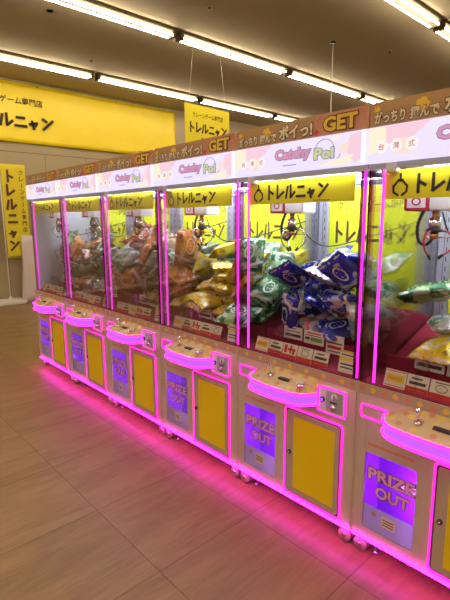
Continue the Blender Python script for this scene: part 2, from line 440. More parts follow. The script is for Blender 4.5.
for x in (-3.0, -.56, 2.02):
    put_light(x, -6.0, 'double tube ceiling light out of the photo behind the camera')  # unseen light added behind the camera to brighten the machine fronts
    put_light(x, -3.6, 'double tube ceiling light out of the photo behind the camera')

t = tag(MB().disc(0, 0, .05, -.03, 0, 'white_plastic', 20).disc(0, 0, .022, -.045, -.03, 'plain_wall', 14).place(Matrix.Rotation(-math.pi/2, 4, 'X')).build('smoke_detector'),
        'small round cream smoke detector on the ceiling at the upper left', 'smoke detector')
t.location = (-1.18, .885, ZC)
for i, (x, y, lab) in enumerate([(-2.5, 2.1, 'between the two long lamp rows at left'), (.25, 2.33, 'near the top edge right of centre'), (1.0, 5.47, 'just right of the thin drop rod')]):
    o = tag(MB().cyl((0, 0, -.03), (0, 0, 0), .016, 'dark_metal', 10).cyl((0, 0, -.006), (0, 0, 0), .035, 'ceiling', 14).build('sprinkler_head'), 'tiny dark sprinkler head on the ceiling, ' + lab, 'sprinkler', 'sprinkler heads')
    o.location = (x, y, ZC)
rd = MB().cyl((0, 0, 2.05), (0, 0, ZC), .007, 'white_plastic', 8).cyl((0, 0, ZC-.015), (0, 0, ZC), .045, 'dark_metal', 14)
o = tag(rd.build('drop_rod'), 'thin pale rod dropping from a dark ceiling plate behind the machine headers', 'rod'); o.location = (.617, 4.467, 0)

RZ = Matrix.Rotation(math.pi/2, 4, 'Z')
# big banner
bn = thing('wall_banner', 'large glossy yellow banner with black lettering high on the left wall', 'banner', (XW+.03, 0, 3.06))
def wavy_sheet(x0, x1, z0, z1, mn, amp, nx=60, nz=8, seed=0, th=.003):
    rd_ = random.Random(seed); ph = [rd_.uniform(0, 6) for _ in range(6)]
    vs = []
    for side in (0, 1):
        for i in range(nx+1):
            for k in range(nz+1):
                x = x0+(x1-x0)*i/nx; z = z0+(z1-z0)*k/nz
                y = amp*(math.sin(x*3.1+ph[0]+z*2)+.6*math.sin(x*7.3+z*5+ph[1])+.5*math.sin(z*6-x*4+ph[2])) * .5
                vs.append((x, y-abs(amp)*1.1+side*th, z))
    n1 = (nx+1)*(nz+1); fs = []
    for s in (0, 1):
        for i in range(nx):
            for k in range(nz):
                a = s*n1+i*(nz+1)+k; q = (a, a+nz+1, a+nz+2, a+1); fs.append(q if s == 0 else q[::-1])
    bl = [i*(nz+1) for i in range(nx+1)]+[nx*(nz+1)+k for k in range(1, nz+1)]+[i*(nz+1)+nz for i in range(nx-1, -1, -1)]+[k for k in range(nz-1, 0, -1)]
    for a, b in zip(bl, bl[1:]+bl[:1]): fs.append((a, a+n1, b+n1, b))
    return MB().add(vs, fs, mn, True)
wavy_sheet(-1.9, 5.2, 0, 1.09, 'yellow_banner', .018, nx=110, nz=14, seed=3).place(RZ).build('banner_sheet', bn)
m = MB(); YT = -.043
katakana(m, .62, 2.19, .27, .51, YT, 'ink', t=.2); m.place(RZ).build('banner_lettering', bn); m = MB()
letters(m, 'クレーンゲーム専門店', -.0+.66, 1.98, .69, .82, YT, 'ink', off=.012)
m.place(RZ).build('banner_lettering', bn); m = MB(); letters(m, 'Fuku Fuku Nyanko', 4.15, 4.75, .045, .085, YT, 'ink_brown', off=.0)
m.place(RZ).build('banner_lettering', bn)
m = MB()
for x in (-1.6, .2, 1.9, 3.6, 5.1): m.disc(x, 1.06, .014, -.04, -.022, 'chrome', 12)
m.place(RZ).build('eyelet', bn)
# upright banner on a pole with a plastic base
nb = thing('upright_banner', 'tall narrow yellow upright banner with vertical black lettering at the left wall', 'banner', (-4.2, 1.02, 0))
wavy_sheet(.02, .46, .88, 2.62, 'yellow_nobori', .008, nx=14, nz=24, seed=5).place(Matrix.Rotation(math.pi/2, 4, 'Z')).build('banner_cloth', nb)
m = MB(); katakana(m, .07, .25, .99, 2.53, -.022, 'ink_brown', vertical=True, t=.22)
for i, ch in enumerate('クレーンゲーム専門店'):
    ch2 = ch
    z1 = 2.52-i*.118
    if ch == 'ー': stroke(m, (.375, z1-.01), (.375, z1-.085), .012, -.022, 'ink_brown')
    else: letters(m, ch2, .335, .415, z1-.09, z1, -.022, 'ink_brown', off=.012)
for i in range(9): m.box(.06+i*.04, .06+i*.04+.025, -.0225, -.022, .90, .91, 'ink_brown')
m.place(RZ).build('banner_lettering', nb)
MB().cyl((0, -.0, .1), (0, -.0, 2.66), .011, 'white_plastic', 10).cyl((0, 0, 2.615), (0, .46, 2.615), .006, 'white_plastic', 8).build('banner_pole', nb)
m = MB()
for i in range(6):
    z = 2.58-i*.33; m.tube([(.014*math.cos(a), .014*math.sin(a)+.008, z) for a in [k*math.pi/5 for k in range(11)]], .004, 'yellow_nobori', 6)
m.build('banner_loop', nb)
o = tag(MB().bbox(-.2, .2, -.3, .24, 0, .085, 'white_plastic', .02).cyl((0, 0, .08), (0, 0, .14), .03, 'white_plastic', 14).build('banner_base', nb), 'x', 'x')
for k_ in ('label', 'category'): del o[k_]
o['label'] = 'low white plastic banner base'
# white cloth bundle between the banner and the leftmost machine
cl = []
m = MB(); n = 28; H = 1.3; vs = []; fs = []
for k in range(9):
    z = H*k/8
    for i in range(n):
        a = 2*math.pi*i/n; rr = 1+.16*math.sin(5*a+z*2)+.06*math.sin(9*a)
        sx = (.17-.05*z/H)*rr; sy = (.055)*rr
        vs.append((math.cos(a)*sx, math.sin(a)*sy, z))
for k in range(8):
    for i in range(n): fs.append((k*n+i, k*n+(i+1) % n, (k+1)*n+(i+1) % n, (k+1)*n+i))
fs += [tuple(range(n))[::-1], tuple(range(8*n, 9*n))]
m.add(vs, fs, 'fabric_pink_lit', True)
o = tag(m.build('white_cloth'), 'white cloth hanging upright against the wall beside the leftmost machine', 'cloth'); o.location = (-4.15, 1.42, 0); o.rotation_euler[2] = math.pi/2
# small square sign hung from the ceiling
hs = thing('hanging_sign', 'small square yellow sign hanging on strings from the ceiling behind the headers', 'sign', (-1.0, 3.35, 2.6))
hs.rotation_euler[2] = math.pi/2+.05
MB().bbox(-.5, .5, -.006, .006, -.05, .78, 'yellow_print', .003).build('sign_board', hs)
m = MB(); katakana(m, -.44, .44, .36, .51, -.0075, 'ink', t=.2)
letters(m, 'クレーンゲーム専門店', -.34, .34, .59, .67, -.0075, 'ink', off=.01); claw_icon(m, -.14, .14, .15, -.0075, 'ink')
m.build('sign_lettering', hs)
for s in (-1, 1): MB().cyl((s*.42, 0, .78), (s*.30, 0, ZC-2.6), .0022, 'string', 5).build('string', hs)

# ------------------------------------------------------------------ the claw machine
D = .80
def U(u): return u*W
def F_(z): return z+F0
def make_machine():
    t = thing('claw_machine', 'x', 'claw machine')
    g = .0015; x0, x1 = g, W-g
    # cabinet with the opening of the prize compartment
    wu0, wu1, wz0, wz1 = U(.07), U(.378), .150, .528
    m = MB(); zb, zt = .088, .85
    m.bbox(x0, wu0, 0, D, zb, .80, 'cabinet', .002); m.box(wu1, x1, 0.0, D, zb, .80, 'cabinet')
    m.box(wu0, wu1, 0, D, wz1, .80, 'cabinet'); m.box(wu0, wu1, 0, D, zb, wz0, 'cabinet')
    m.box(wu0, wu1, .14, D, wz0, wz1, 'cabinet')
    m.box(x0, x1, .004, D, .80, zt-.004, 'cabinet')
    m.box(x0, x0+.006, -.004, .004, zb, .85, 'cabinet'); m.box(x1-.006, x1, -.004, .004, zb, .85, 'cabinet')
    m.box(wu0+.01, wu1-.01, -.0015, .001, .565, .567, 'header_red')
    for i in range(22): m.box(wu0+.012+i*.0098, wu0+.012+i*.0098+.006, -.0016, .001, .572, .576, 'header_red')
    m.build('cabinet', t)
    # prize compartment
    c = MB(); c.box(wu0, wu1, .132, .14, wz0, wz1, 'window_purple'); c.box(wu0, wu0+.003, .006, .135, wz0, wz1, 'window_purple')
    c.box(wu1-.003, wu1, .006, .135, wz0, wz1, 'window_purple')
    c.box(wu0, wu1, .006, .132, wz0, wz0+.004, 'window_pale')
    c.box(U(.2), wu1-.004, .126, .132, .34, .365, 'prize_pink')
    cc = c.build('prize_compartment', t)
    MB().box(wu1-.010, wu1-.004, .045, .06, wz0+.02, wz1-.01, 'violet_lamp').build('compartment_lamp', cc)
    p = MB().poly([(q.x, q.z) for q in rrect(wu0, wu1, wz0, wz1, .018)], .001, .004, 'glass').build('prize_window', t)
    m = MB()
    letters(m, 'PRIZE', U(.095), U(.372), .405, .462, .0002, 'prize_pink', off=.035, outline='prize_outline', oo=.085)
    m.build('window_lettering', p); m = MB()
    letters(m, 'OUT', U(.145), U(.345), .325, .382, .0002, 'prize_pink', off=.035, outline='prize_outline', oo=.085)
    m.build('window_lettering', p)
    m = MB().box(U(.19), U(.275), -.0008, .0008, .195, .245, 'header_cream')
    for k in range(3): m.box(U(.2), U(.265), -.0012, -.0008, .205+k*.012, .21+k*.012, 'card_ink')
    m.build('notice_sticker', p)
    MB().box(wu0+.003, wu1-.003, .0045, .0055, wz0+.006, wz0+.118, 'window_pale').disc(U(.14), wz0+.085, .012, .0040, .0045, 'dot_yellow', 12).build('window_print', p)
    # service door
    m = MB(); dx0, dx1, dz0, dz1 = U(.472), U(.915), .118, .606
    m.poly([(q.x, q.z) for q in rrect(dx0, dx1, dz0, dz1, .02)], -.002, .001, 'cabinet_dark')
    m.poly([(q.x, q.z) for q in rrect(dx0+.014, dx1-.014, dz0+.014, dz1-.014, .012)], -.010, -.001, 'door_slab')
    d = m.build('service_door', t)
    yp = MB().box(U(.55), U(.868), -.012, -.0105, .165, .565, 'door_yellow').build('yellow_panel', d)
    MB().cyl((U(.518), -.020, .36), (U(.518), -.009, .36), .011, 'dark_metal', 16).cyl((U(.518), -.0225, .36), (U(.518), -.02, .36), .006, 'chrome', 12).build('lock', d)
    MB().tube(rrect(dx0, dx1, dz0, dz1, .02, -.006), .0052, 'led_pink', 8, True).build('door_led', t)
    MB().tube([(x0+.004, -.006, zb+.004), (x1-.004, -.006, zb+.004)], .0036, 'led_base', 8).build('bottom_led', t)
    # handle slot
    h = MB().poly([(q.x, q.z) for q in rrect(U(.035), U(.195), .693, .752, .012)], -.002, .001, 'door_slab').build('handle_slot', t)
    MB().tube(rrect(U(.035), U(.195), .693, .752, .012, -.006), .005, 'led_pink', 8, True).build('slot_led', h)
    # dotted strip
    m = MB().box(x0, x1, -.003, .004, .803, .848, 'strip_cream')
    for i in range(15): m.disc(U(.035+i*.0665), .826, .0125, -.0042, -.003, ('dot_coral', 'dot_yellow')[i % 2], 14)
    m.build('dotted_strip', t)
    # control deck
    fc = cr_spline([(U(.185), -.002, 0), (U(.205), -.055, 0), (U(.27), -.105, 0), (U(.40), -.122, 0), (U(.56), -.122, 0), (U(.67), -.108, 0), (U(.735), -.05, 0), (U(.765), -.002, 0)], 5)
    n = len(fc); zt_, zb_ = .742, .680
    def Fr(t_): 
        k = t_*(n-1); i = min(n-2, int(k)); return fc[i].lerp(fc[i+1], k-i)
    def S(t_, s_):
        a = Fr(t_); b = Vector((U(.34)+(U(.765)-U(.34))*t_, -.001, .806)); a = Vector((a.x, a.y, zt_)); return a.lerp(b, s_)
    vs = [(q.x, q.y, zb_) for q in fc]+[(q.x, q.y, zt_) for q in fc]+[S(i/(n-1), 1) for i in range(n)]+[(q.x, .002, zb_) for q in fc]
    fs = []
    for i in range(n-1):
        fs += [(n+i, n+i+1, 2*n+i+1, 2*n+i), (i, i+1, 3*n+i+1, 3*n+i)]
    dk = MB().add(vs, fs, 'deck_cream')
    dk.add(vs[:2*n], [(i, n+i, n+i+1, i+1) for i in range(n-1)], 'led_violet', True)
    k = 0
    for s_ in (.2, .55, .88):
        for q in range(9):
            tt = .08+q*.105+(.05 if k % 2 else 0); q2 = S(min(tt, .97), s_)
            if tt > .95: continue
            ex = (S(min(tt+.02, 1), s_)-q2).normalized(); ey = (S(tt, s_+.05)-q2).normalized(); nn = ex.cross(ey).normalized()
            if nn.z < 0: nn = -nn
            ey = nn.cross(ex); R = .0135
            dk.add([q2+nn*.0008+ex*(R*math.cos(a))+ey*(R*math.sin(a)) for a in [2*math.pi*j/14 for j in range(14)]], [tuple(range(14))], ('dot_coral', 'dot_yellow')[q % 2])
        k += 1
    dd = dk.build('control_deck', t)
    for z_ in (zt_-.003, zb_+.004): MB().tube([(q.x, q.y-.004, z_) for q in fc], .0052, 'led_deck', 8).build('deck_led', dd)
    def at(u, y):
        best = min(((S(a/40, b/20), a, b) for a in range(41) for b in range(21)), key=lambda r_: (r_[0].x-U(u))**2+(r_[0].y-y)**2)
        return best[0]
    q = at(.40, -.06)
    MB().cyl(q, q+Vector((0, 0, .008)), .017, 'chrome', 18).cyl(q+Vector((0, 0, .006)), q+Vector((-.002, 0, .045)), .0045, 'chrome', 8).sphere(q+Vector((-.002, 0, .052)), .0135, 'chrome', 14, 10).build('joystick', dd)
    q = at(.655, -.06)
    MB().cyl(q+Vector((0, 0, -.004)), q+Vector((0, 0, .008)), .024, 'chrome', 22).cyl(q+Vector((0, 0, .006)), q+Vector((0, 0, .016)), .016, 'white_plastic', 18).build('push_button', dd)
    q = at(.515, -.06); MB().box(q.x-.032, q.x+.032, q.y-.012, q.y+.012, q.z-.004, q.z+.0055, 'slot_dark').build('card_slot', dd)
    # coin panel
    cx0, cx1, cz0, cz1 = U(.752), U(.945), .658, .782
    m = MB().poly([(a.x, a.z) for a in rrect(cx0, cx1, cz0, cz1, .008)], -.028, 0, 'white_plastic')
    m.box(cx0+.05, cx1-.014, -.031, -.027, cz0+.014, cz1-.012, 'grey_metal')
    m.cyl((cx0+.095, -.034, cz1-.035), (cx0+.095, -.03, cz1-.035), .018, 'white_plastic', 18)
    m.box(cx0+.093, cx0+.097, -.036, -.033, cz1-.048, cz1-.022, 'slot_dark')
    m.cyl((cx0+.09, -.036, cz0+.035), (cx0+.09, -.03, cz0+.035), .015, 'chrome', 16); m.box(cx0+.07, cx0+.11, -.033, -.03, cz0+.058, cz0+.064, 'slot_dark')
    cp = m.build('coin_panel', t)
    MB().cyl((cx0+.028, -.036, .722), (cx0+.028, -.027, .722), .0125, 'dark_metal', 16).cyl((cx0+.028, -.039, .722), (cx0+.028, -.035, .722), .008, 'led_violet', 12).build('return_button', cp)
    MB().tube(rrect(cx0, cx1, cz0, cz1, .008, -.026), .0058, 'led_pink', 8, True).build('panel_led', cp)
    # play field
    m = MB(); m.box(x0+.002, x1-.002, .004, D-.02, .846, .852, 'felt_red'); m.box(x0+.006, x1-.006, .243, .256, .852, .925, 'felt_red')
    vs = [(x, y, z) for x in (x0+.006, x1-.006) for y, z in ((.25, .852), (.25, .875), (D-.02, 1.05), (D-.02, .852))]
    m.add(vs, [(0, 1, 2, 3), (4, 5, 6, 7), (1, 5, 6, 2), (0, 4, 5, 1)], 'felt_red')
    m.build('prize_platform', t)
    MB().box(U(.03), U(.32), .16, .163, .852, .985, 'glass').box(U(.32), U(.324), .02, .163, .852, .985, 'glass').build('chute_guard', t)
    # glass
    MB().box(U(.02), U(.98), .006, .010, .852, 1.80, 'glass').build('front_glass', t)
    for xx in (x0+.002, x1-.006): MB().box(xx, xx+.004, .014, D-.03, .852, 1.80, 'glass').build('side_glass', t)
    for xx in (U(.004), U(.955)): MB().box(xx, xx+U(.04), .012, .016, .852, 1.80, 'acrylic_pink').box(xx, xx+.004, .012, .045, .852, 1.80, 'acrylic_pink').build('corner_strip', t)
    for u in (.083, .975): MB().tube([(U(u), .024, .852), (U(u), .024, 1.797)], .0065, 'led_tube', 10).build('light_tube', t)
    # rear wall and corner posts
    rw = MB().box(x0, x1, D-.02, D, .85, 1.80, 'grey_metal').build('rear_panel', t)
    for a, b in ((.004, .088), (.855, .996)):
        m = MB(); m.bbox(U(a), U(b), D-.05, D-.018, .95, 1.80, 'grey_metal', .003)
        for cxx in ([(a+b)/2] if b-a < .1 else [a+.035, b-.035]):
            m.box(U(cxx)-.001, U(cxx)+.001, D-.0515, D-.05, .95, 1.8, 'slot_dark')
            for i in range(16): m.box(U(cxx)+.012, U(cxx)+.016, D-.0515, D-.05, .98+i*.052, 1.005+i*.052, 'slot_dark')
        m.build('corner_post', t)
    ps = MB().box(U(.09), U(.85), D-.026, D-.021, 1.0, 1.77, 'yellow_sheet').build('yellow_poster', t)
    m = MB(); katakana(m, U(.125), U(.80), 1.425, 1.555, D-.0275, 'ink_brown', t=.2)
    letters(m, 'クレーンゲーム専門店', U(.165), U(.82), 1.63, 1.685, D-.0275, 'ink_brown', off=.008); m.build('poster_lettering', ps)
    m = MB().box(U(.072), U(.905), .030, .033, 1.652, 1.768, 'yellow_print').build('title_strip', t)
    q = MB(); katakana(q, U(.235), U(.735), 1.675, 1.745, .0292, 'ink', t=.2); claw_icon(q, U(.17), 1.667, .085, .0292, 'ink')
    for i in range(9): q.box(U(.62)+i*.011, U(.62)+i*.011+.007, .0288, .0295, 1.660, 1.664, 'ink_brown')
    q.build('strip_lettering', m)
    MB().box(x0+.004, x1-.004, .002, .0055, 1.772, 1.802, 'grey_metal').box(x0+.004, x1-.004, .004, .05, 1.792, 1.802, 'grey_metal').build('top_rail', t)
    MB().bbox(U(.105), U(.165), -.002, .028, 1.758, 1.797, 'white_plastic', .003).build('sensor_box', t)
    # roof, inner lamps, marquee, header
    MB().box(x0, x1, .012, D, 1.80, 1.93, 'white_plastic').build('roof_box', t)
    MB().box(U(.1), U(.9), .014, .024, 1.782, 1.792, 'inner_lamp').build('inner_lamp', t)
    MB().box(U(.1), U(.9), .36, .40, 1.79, 1.80, 'inner_lamp').build('inner_lamp', t)
    MB().box(U(.1), U(.9), D-.15, D-.12, 1.79, 1.80, 'inner_lamp').build('inner_lamp', t)
    mq = MB().bbox(x0, x1, -.014, .012, 1.797, 1.938, 'marquee', .003); Z0, Z1 = 1.800, 1.935
    P = lambda pts, mn, y=-.0148: mq.poly([(U(a), b) for a, b in pts], y, -.0142, mn)
    P([(.012, Z0+.03), (.13, Z0+.06), (.10, Z1), (.012, Z1)], 'marquee_yellow'); P([(.11, Z0+.07), (.20, Z0+.055), (.335, Z1), (.105, Z1)], 'marquee_pink', -.0150)
    P([(.14, Z0+.03), (.23, Z0+.02), (.27, Z0+.075), (.18, Z0+.085)], 'marquee_peach', -.0153)
    P([(.93, Z0+.008), (.965, Z0+.02), (.965, Z1-.005), (.90, Z1-.01), (.87, Z0+.07)], 'marquee_pink'); P([(.68, Z0+.006), (.90, Z0+.004), (.92, Z0+.045), (.80, Z0+.03)], 'marquee_yellow', -.0151)
    P([(.82, Z0+.05), (.88, Z0+.055), (.90, Z0+.1), (.84, Z0+.09)], 'marquee_peach', -.0153); P([(.78, Z1-.03), (.86, Z1-.004), (.79, Z1-.004)], 'marquee_yellow', -.0151)
    for u in (.085, .165, .245): mq.disc(U(u), 1.858, .025, -.0158, -.0142, 'marquee_cream', 20)
    mq.box(U(.974), U(.992), -.0165, -.0142, Z0, Z1, 'marquee_bright')
    mo = mq.build('marquee', t)
    m = MB()
    for u, ch in ((.085, '台'), (.165, '湾'), (.245, '式')): letters(m, ch, U(u)-.0125, U(u)+.0125, 1.845, 1.871, -.0162, 'marquee_red', off=.02)
    m.build('marquee_lettering', mo); m = MB()
    letters(m, 'Catchy', U(.365), U(.64), 1.843, 1.905, -.0162, 'marquee_rose', off=.045, outline='marquee_lilac', oo=.10)
    m.build('marquee_lettering', mo); m = MB()
    letters(m, 'Poi', U(.665), U(.80), 1.838, 1.888, -.0162, 'marquee_lime', off=.045, outline='marquee_lilac', oo=.10)
    m.tube([(U(.735)+.052*math.cos(a), -.0165, 1.873+.05*math.sin(a)) for a in [math.radians(-15+k*13) for k in range(16)]], .0017, 'marquee_lilac', 6)
    for i in range(7): m.box(U(.43)+i*.012, U(.43)+i*.012+.008, -.0166, -.016, 1.826, 1.832, 'marquee_lilac')
    m.tube([(U(.82), -.0165, 1.835), (U(.835), -.0165, 1.84), (U(.84), -.0165, 1.852)], .0018, 'marquee_lilac', 6)
    m.build('marquee_lettering', mo)
    # header board: tan at the left, coral at the right
    hz0, hz1 = 1.938, 2.034; r = .018
    hb = MB(); L_ = [Vector((x1-.003-.0, 0, 0))]
    arc = lambda cx, cz, a0, a1: [(cx+r*math.cos(math.radians(a)), cz+r*math.sin(math.radians(a))) for a in range(a0, a1+1, 15)]
    hb.poly([(x0+.004, hz0), (U(.63), hz0), (U(.66), hz1)]+arc(x0+.004+r, hz1-r, 90, 180), -.004, .008, 'header_tan')
    hb.poly([(U(.63), hz0), (x1-.004, hz0)]+arc(x1-.004-r, hz1-r, 0, 90)+[(U(.66), hz1)], -.004, .008, 'header_coral')
    for u, zz, rr_, mn in ((.28, 1.995, .026, 'header_yellow'), (.20, 1.955, .012, 'header_coral'), (.665, 1.958, .013, 'header_red'), (.045, 2.008, .014, 'header_yellow')):
        for a in range(5): hb.disc(U(u)+rr_*.55*math.cos(a*1.2566), zz+rr_*.55*math.sin(a*1.2566), rr_*.5, -.0052-.0001*a, -.004, mn, 12)
        hb.disc(U(u), zz, rr_*.62, -.006, -.004, mn, 12)
    for a0, cxx in ((120, .70), (60, .945), (110, .05)):
        for j in range(3):
            a = math.radians(a0+(j-1)*28); cz_ = 1.995
            stroke(hb, (U(cxx)+.018*math.cos(a), cz_+.018*math.sin(a)), (U(cxx)+.03*math.cos(a), cz_+.03*math.sin(a)), .003, -.0065, 'header_red')
    ho = hb.build('header_board', t)
    m = MB()
    for body, a, b, z0_, z1_, mn in (('がっちり', .035, .20, 1.948, 1.996, 'header_cream'), ('掴んで', .222, .365, 1.948, 1.993, 'header_cream'), ('ポイっ!', .385, .64, 1.950, 2.016, 'header_cream'), ('GET', .715, .935, 1.954, 2.018, 'header_yellow')):
        m = MB(); letters(m, body, U(a), U(b), z0_, z1_, -.0072, mn, off=.045, outline='ink_brown', oo=.10)
        m.build('header_lettering', ho)
    # casters
    for cx_ in (U(.055), U(.945)):
        for cy_ in (.042, D-.09):
            m = MB(); m.box(cx_-.02, cx_+.02, cy_-.02, cy_+.02, .08, .09, 'chrome')
            for s in (-1, 1):
                m.cyl((cx_-.004, cy_+s*.008, .034), (cx_-.004, cy_+s*.026, .034), .034, 'caster_wheel', 20)
                m.cyl((cx_-.004, cy_+s*.026, .034), (cx_-.004, cy_+s*.029, .034), .013, 'chrome', 12)
            m.box(cx_-.010, cx_+.014, cy_-.007, cy_+.007, .03, .085, 'chrome'); m.build('caster', t)
    MB().cyl((U(.0)+.10, .06, .06), (U(0)+.10, .06, .088), .006, 'chrome', 8).cyl((U(0)+.10, .06, 0.0), (U(0)+.10, .06, .008), .016, 'chrome', 14).cyl((U(0)+.10, .06, .006), (U(0)+.10, .06, .07), .005, 'chrome', 8).build('levelling_foot', t)
    # claw gantry
    m = MB(); 
    for xx in (x0+.03, x1-.05): m.box(xx, xx+.02, .06, D-.06, 1.755, 1.78, 'grey_metal')
    m.box(x0+.03, x1-.03, .205, .225, 1.735, 1.755, 'grey_metal'); m.box(x0+.03, x1-.03, .255, .275, 1.735, 1.755, 'grey_metal')
    m.build('claw_gantry', t)
    cxm, cym = U(.25), .235
    cr = MB().bbox(cxm-.115, cxm-.005, cym-.06, cym+.06, 1.605, 1.74, 'red_plastic', .005).bbox(cxm-.005, cxm+.115, cym-.06, cym+.06, 1.605, 1.74, 'white_plastic', .005)
    cr.box(cxm-.10, cxm-.02, cym-.0615, cym-.06, 1.618, 1.66, 'paper_white'); 
    cr.tube([(cxm-.06+.018*math.cos(a), cym-.0625, 1.645+.014*math.sin(a)) for a in [k*math.pi/6 for k in range(12)]], .003, 'red_plastic', 6, True)
    ca = cr.build('claw_carriage', t)
    cl = MB().cyl((cxm, cym, 1.61), (cxm, cym, 1.565), .014, 'copper', 12).cyl((cxm, cym, 1.575), (cxm, cym, 1.525), .024, 'chrome', 16)
    cl.cyl((cxm, cym, 1.530), (cxm, cym, 1.515), .034, 'dark_metal', 18).cyl((cxm, cym, 1.515), (cxm, cym, 1.485), .017, 'copper', 12)
    co_ = cl.build('claw', t)
    for k in range(3):
        a = math.radians(25+120*k); c_, s_ = math.cos(a), math.sin(a)
        P = [(.022, 1.522), (.060, 1.512), (.080, 1.478), (.068, 1.440), (.030, 1.412)]
        q = MB().tube(cr_spline([(cxm+r_*c_, cym+r_*s_, z_) for r_, z_ in P], 4), .0042, 'chrome', 8)
        q.tube([(cxm+.014*c_, cym+.014*s_, 1.492), (cxm+.072*c_, cym+.072*s_, 1.492)], .003, 'copper', 6)
        q.tube([(cxm+.038*c_, cym+.038*s_, 1.42), (cxm+.022*c_, cym+.022*s_, 1.40)], .007, 'dark_metal', 8); q.build('prong', co_)
    pts = []
    for i in range(90):
        s_ = i/89; a = i*.9
        base = cr_spline([(cxm-.055, cym+.01, 1.61), (cxm-.075, cym, 1.54), (cxm-.065, cym, 1.475), (cxm-.03, cym, 1.462), (cxm-.005, cym+.005, 1.50), (cxm+.0, cym+.01, 1.56)], 18)[i]
        pts.append(base)
    MB().tube(pts, [.0085 if (i//2) % 2 else .0068 for i in range(90)], 'black_rubber', 8).build('hose', co_)
    MB().tube(cr_spline([(cxm+.02, cym+.02, 1.60), (cxm+.05, cym+.05, 1.50), (cxm+.14, cym+.1, 1.43), (cxm+.26, cym+.2, 1.45), (U(.88), D-.06, 1.56)], 8), .0035, 'dark_metal', 6).build('cable', co_)
    return t
WHO = ['farthest machine', 'second machine from left', 'third machine from left', 'third machine from right', 'second machine from right', 'nearest machine']
MLAB = ['white claw machine with pink light tubes at the left end of the row, farthest away',
        'white claw machine with pink light tubes, second from the left end of the row',
        'white claw machine with pink light tubes, third from the left end of the row',
        'white claw machine full of yellow bags, third from the right in the row',
        'white claw machine full of dark blue snack bags, second from the right in the row',
        'nearest white claw machine, cut off by the right edge of the photo']
M0 = make_machine(); MACH = []
for k in range(6):
    o = M0 if k == 0 else copy_tree(M0)
    o.location = (k*W, 0, 0); o['label'] = MLAB[k]; o['group'] = 'claw machines in the row'; MACH.append(o)
MB().box(.003, .0065, .02, D-.03, .855, 1.795, 'pale_panel').build('side_panel', MACH[0])

for c_ in [c2 for c1 in MACH[5].children if c1.name.startswith('claw_carriage') or c1.name.startswith('claw') for c2 in [c1]+list(c1.children)]:
    if c_.name.startswith('prong'):
        c_.material_slots[0].link = 'OBJECT'; c_.material_slots[0].material = MATS['red_plastic']; c_['label'] = 'red claw prong'

# ------------------------------------------------------------------ snack bags
def bag_mesh(w, h, t, seed):
    rd_ = random.Random(seed); ph = [rd_.uniform(0, 6.28) for _ in range(12)]
    nx, ny = 22, 28; vs = []; fs = []
    def crease(a, b, s):
        e = abs(b)**2
        v = .0035*(1+e*1.5)*math.sin(a*7+ph[0]+b*3+s)*math.cos(b*5+ph[1]+s*1.3)
        v += .0035*abs(math.sin(a*13+b*9+ph[2]+s*2))*(.3+1.6*e) + .0018*abs(math.sin(b*15-a*7+ph[3]))
        v += .004*math.sin(a*26+ph[4]+s)*e
        return v
    for s in (1, -1):
        for i in range(nx+1):
            for j in range(ny+1):
                a = 2*i/nx-1; b = 2*j/ny-1
                th = max(0, (1-abs(a)**3.2))**.6*max(0, (1-(abs(b)/.93)**4.5) if abs(b) < .93 else 0)**.6
                pinch = 1-.08*th+.015*math.sin(b*9+ph[5])
                z = s*(t/2*th)+th*crease(a, b, s)*(t/.06)
                if abs(b) >= .93: z = .0015*s+.004*math.sin(a*14+ph[6])
                else: z += .004*math.sin(a*14+ph[6])*abs(b)**6
                x = a*w/2*pinch; y = b*h/2*(1-.05*(1-abs(a)))
                z += .004*math.sin(a*1.7+ph[7])*math.sin(b*1.5+ph[8])
                vs.append((x, y, z))
    n1 = (nx+1)*(ny+1)
    for s in (0, 1):
        for i in range(nx):
            for j in range(ny):
                q = s*n1+i*(ny+1)+j; f = (q, q+ny+1, q+ny+2, q+1); fs.append(f if s == 0 else f[::-1])
    bl = [i*(ny+1) for i in range(nx+1)]+[nx*(ny+1)+k for k in range(1, ny+1)]+[i*(ny+1)+ny for i in range(nx-1, -1, -1)]+[k for k in range(ny-1, 0, -1)]
    for a, b in zip(bl, bl[1:]+bl[:1]): fs.append((a, b, b+n1, a+n1))
    me = bpy.data.meshes.new('snack_bag'); me.from_pydata(vs, [], fs); me.polygons.foreach_set('use_smooth', [True]*len(fs))
    bm = bmesh.new(); bm.from_mesh(me); bmesh.ops.recalc_face_normals(bm, faces=bm.faces[:]); bm.to_mesh(me); bm.free()
    me.materials.append(None); return me
BM = {'s': [bag_mesh(.17, .225, .068, i) for i in range(4)], 'l': [bag_mesh(.21, .275, .082, 10+i) for i in range(3)]}
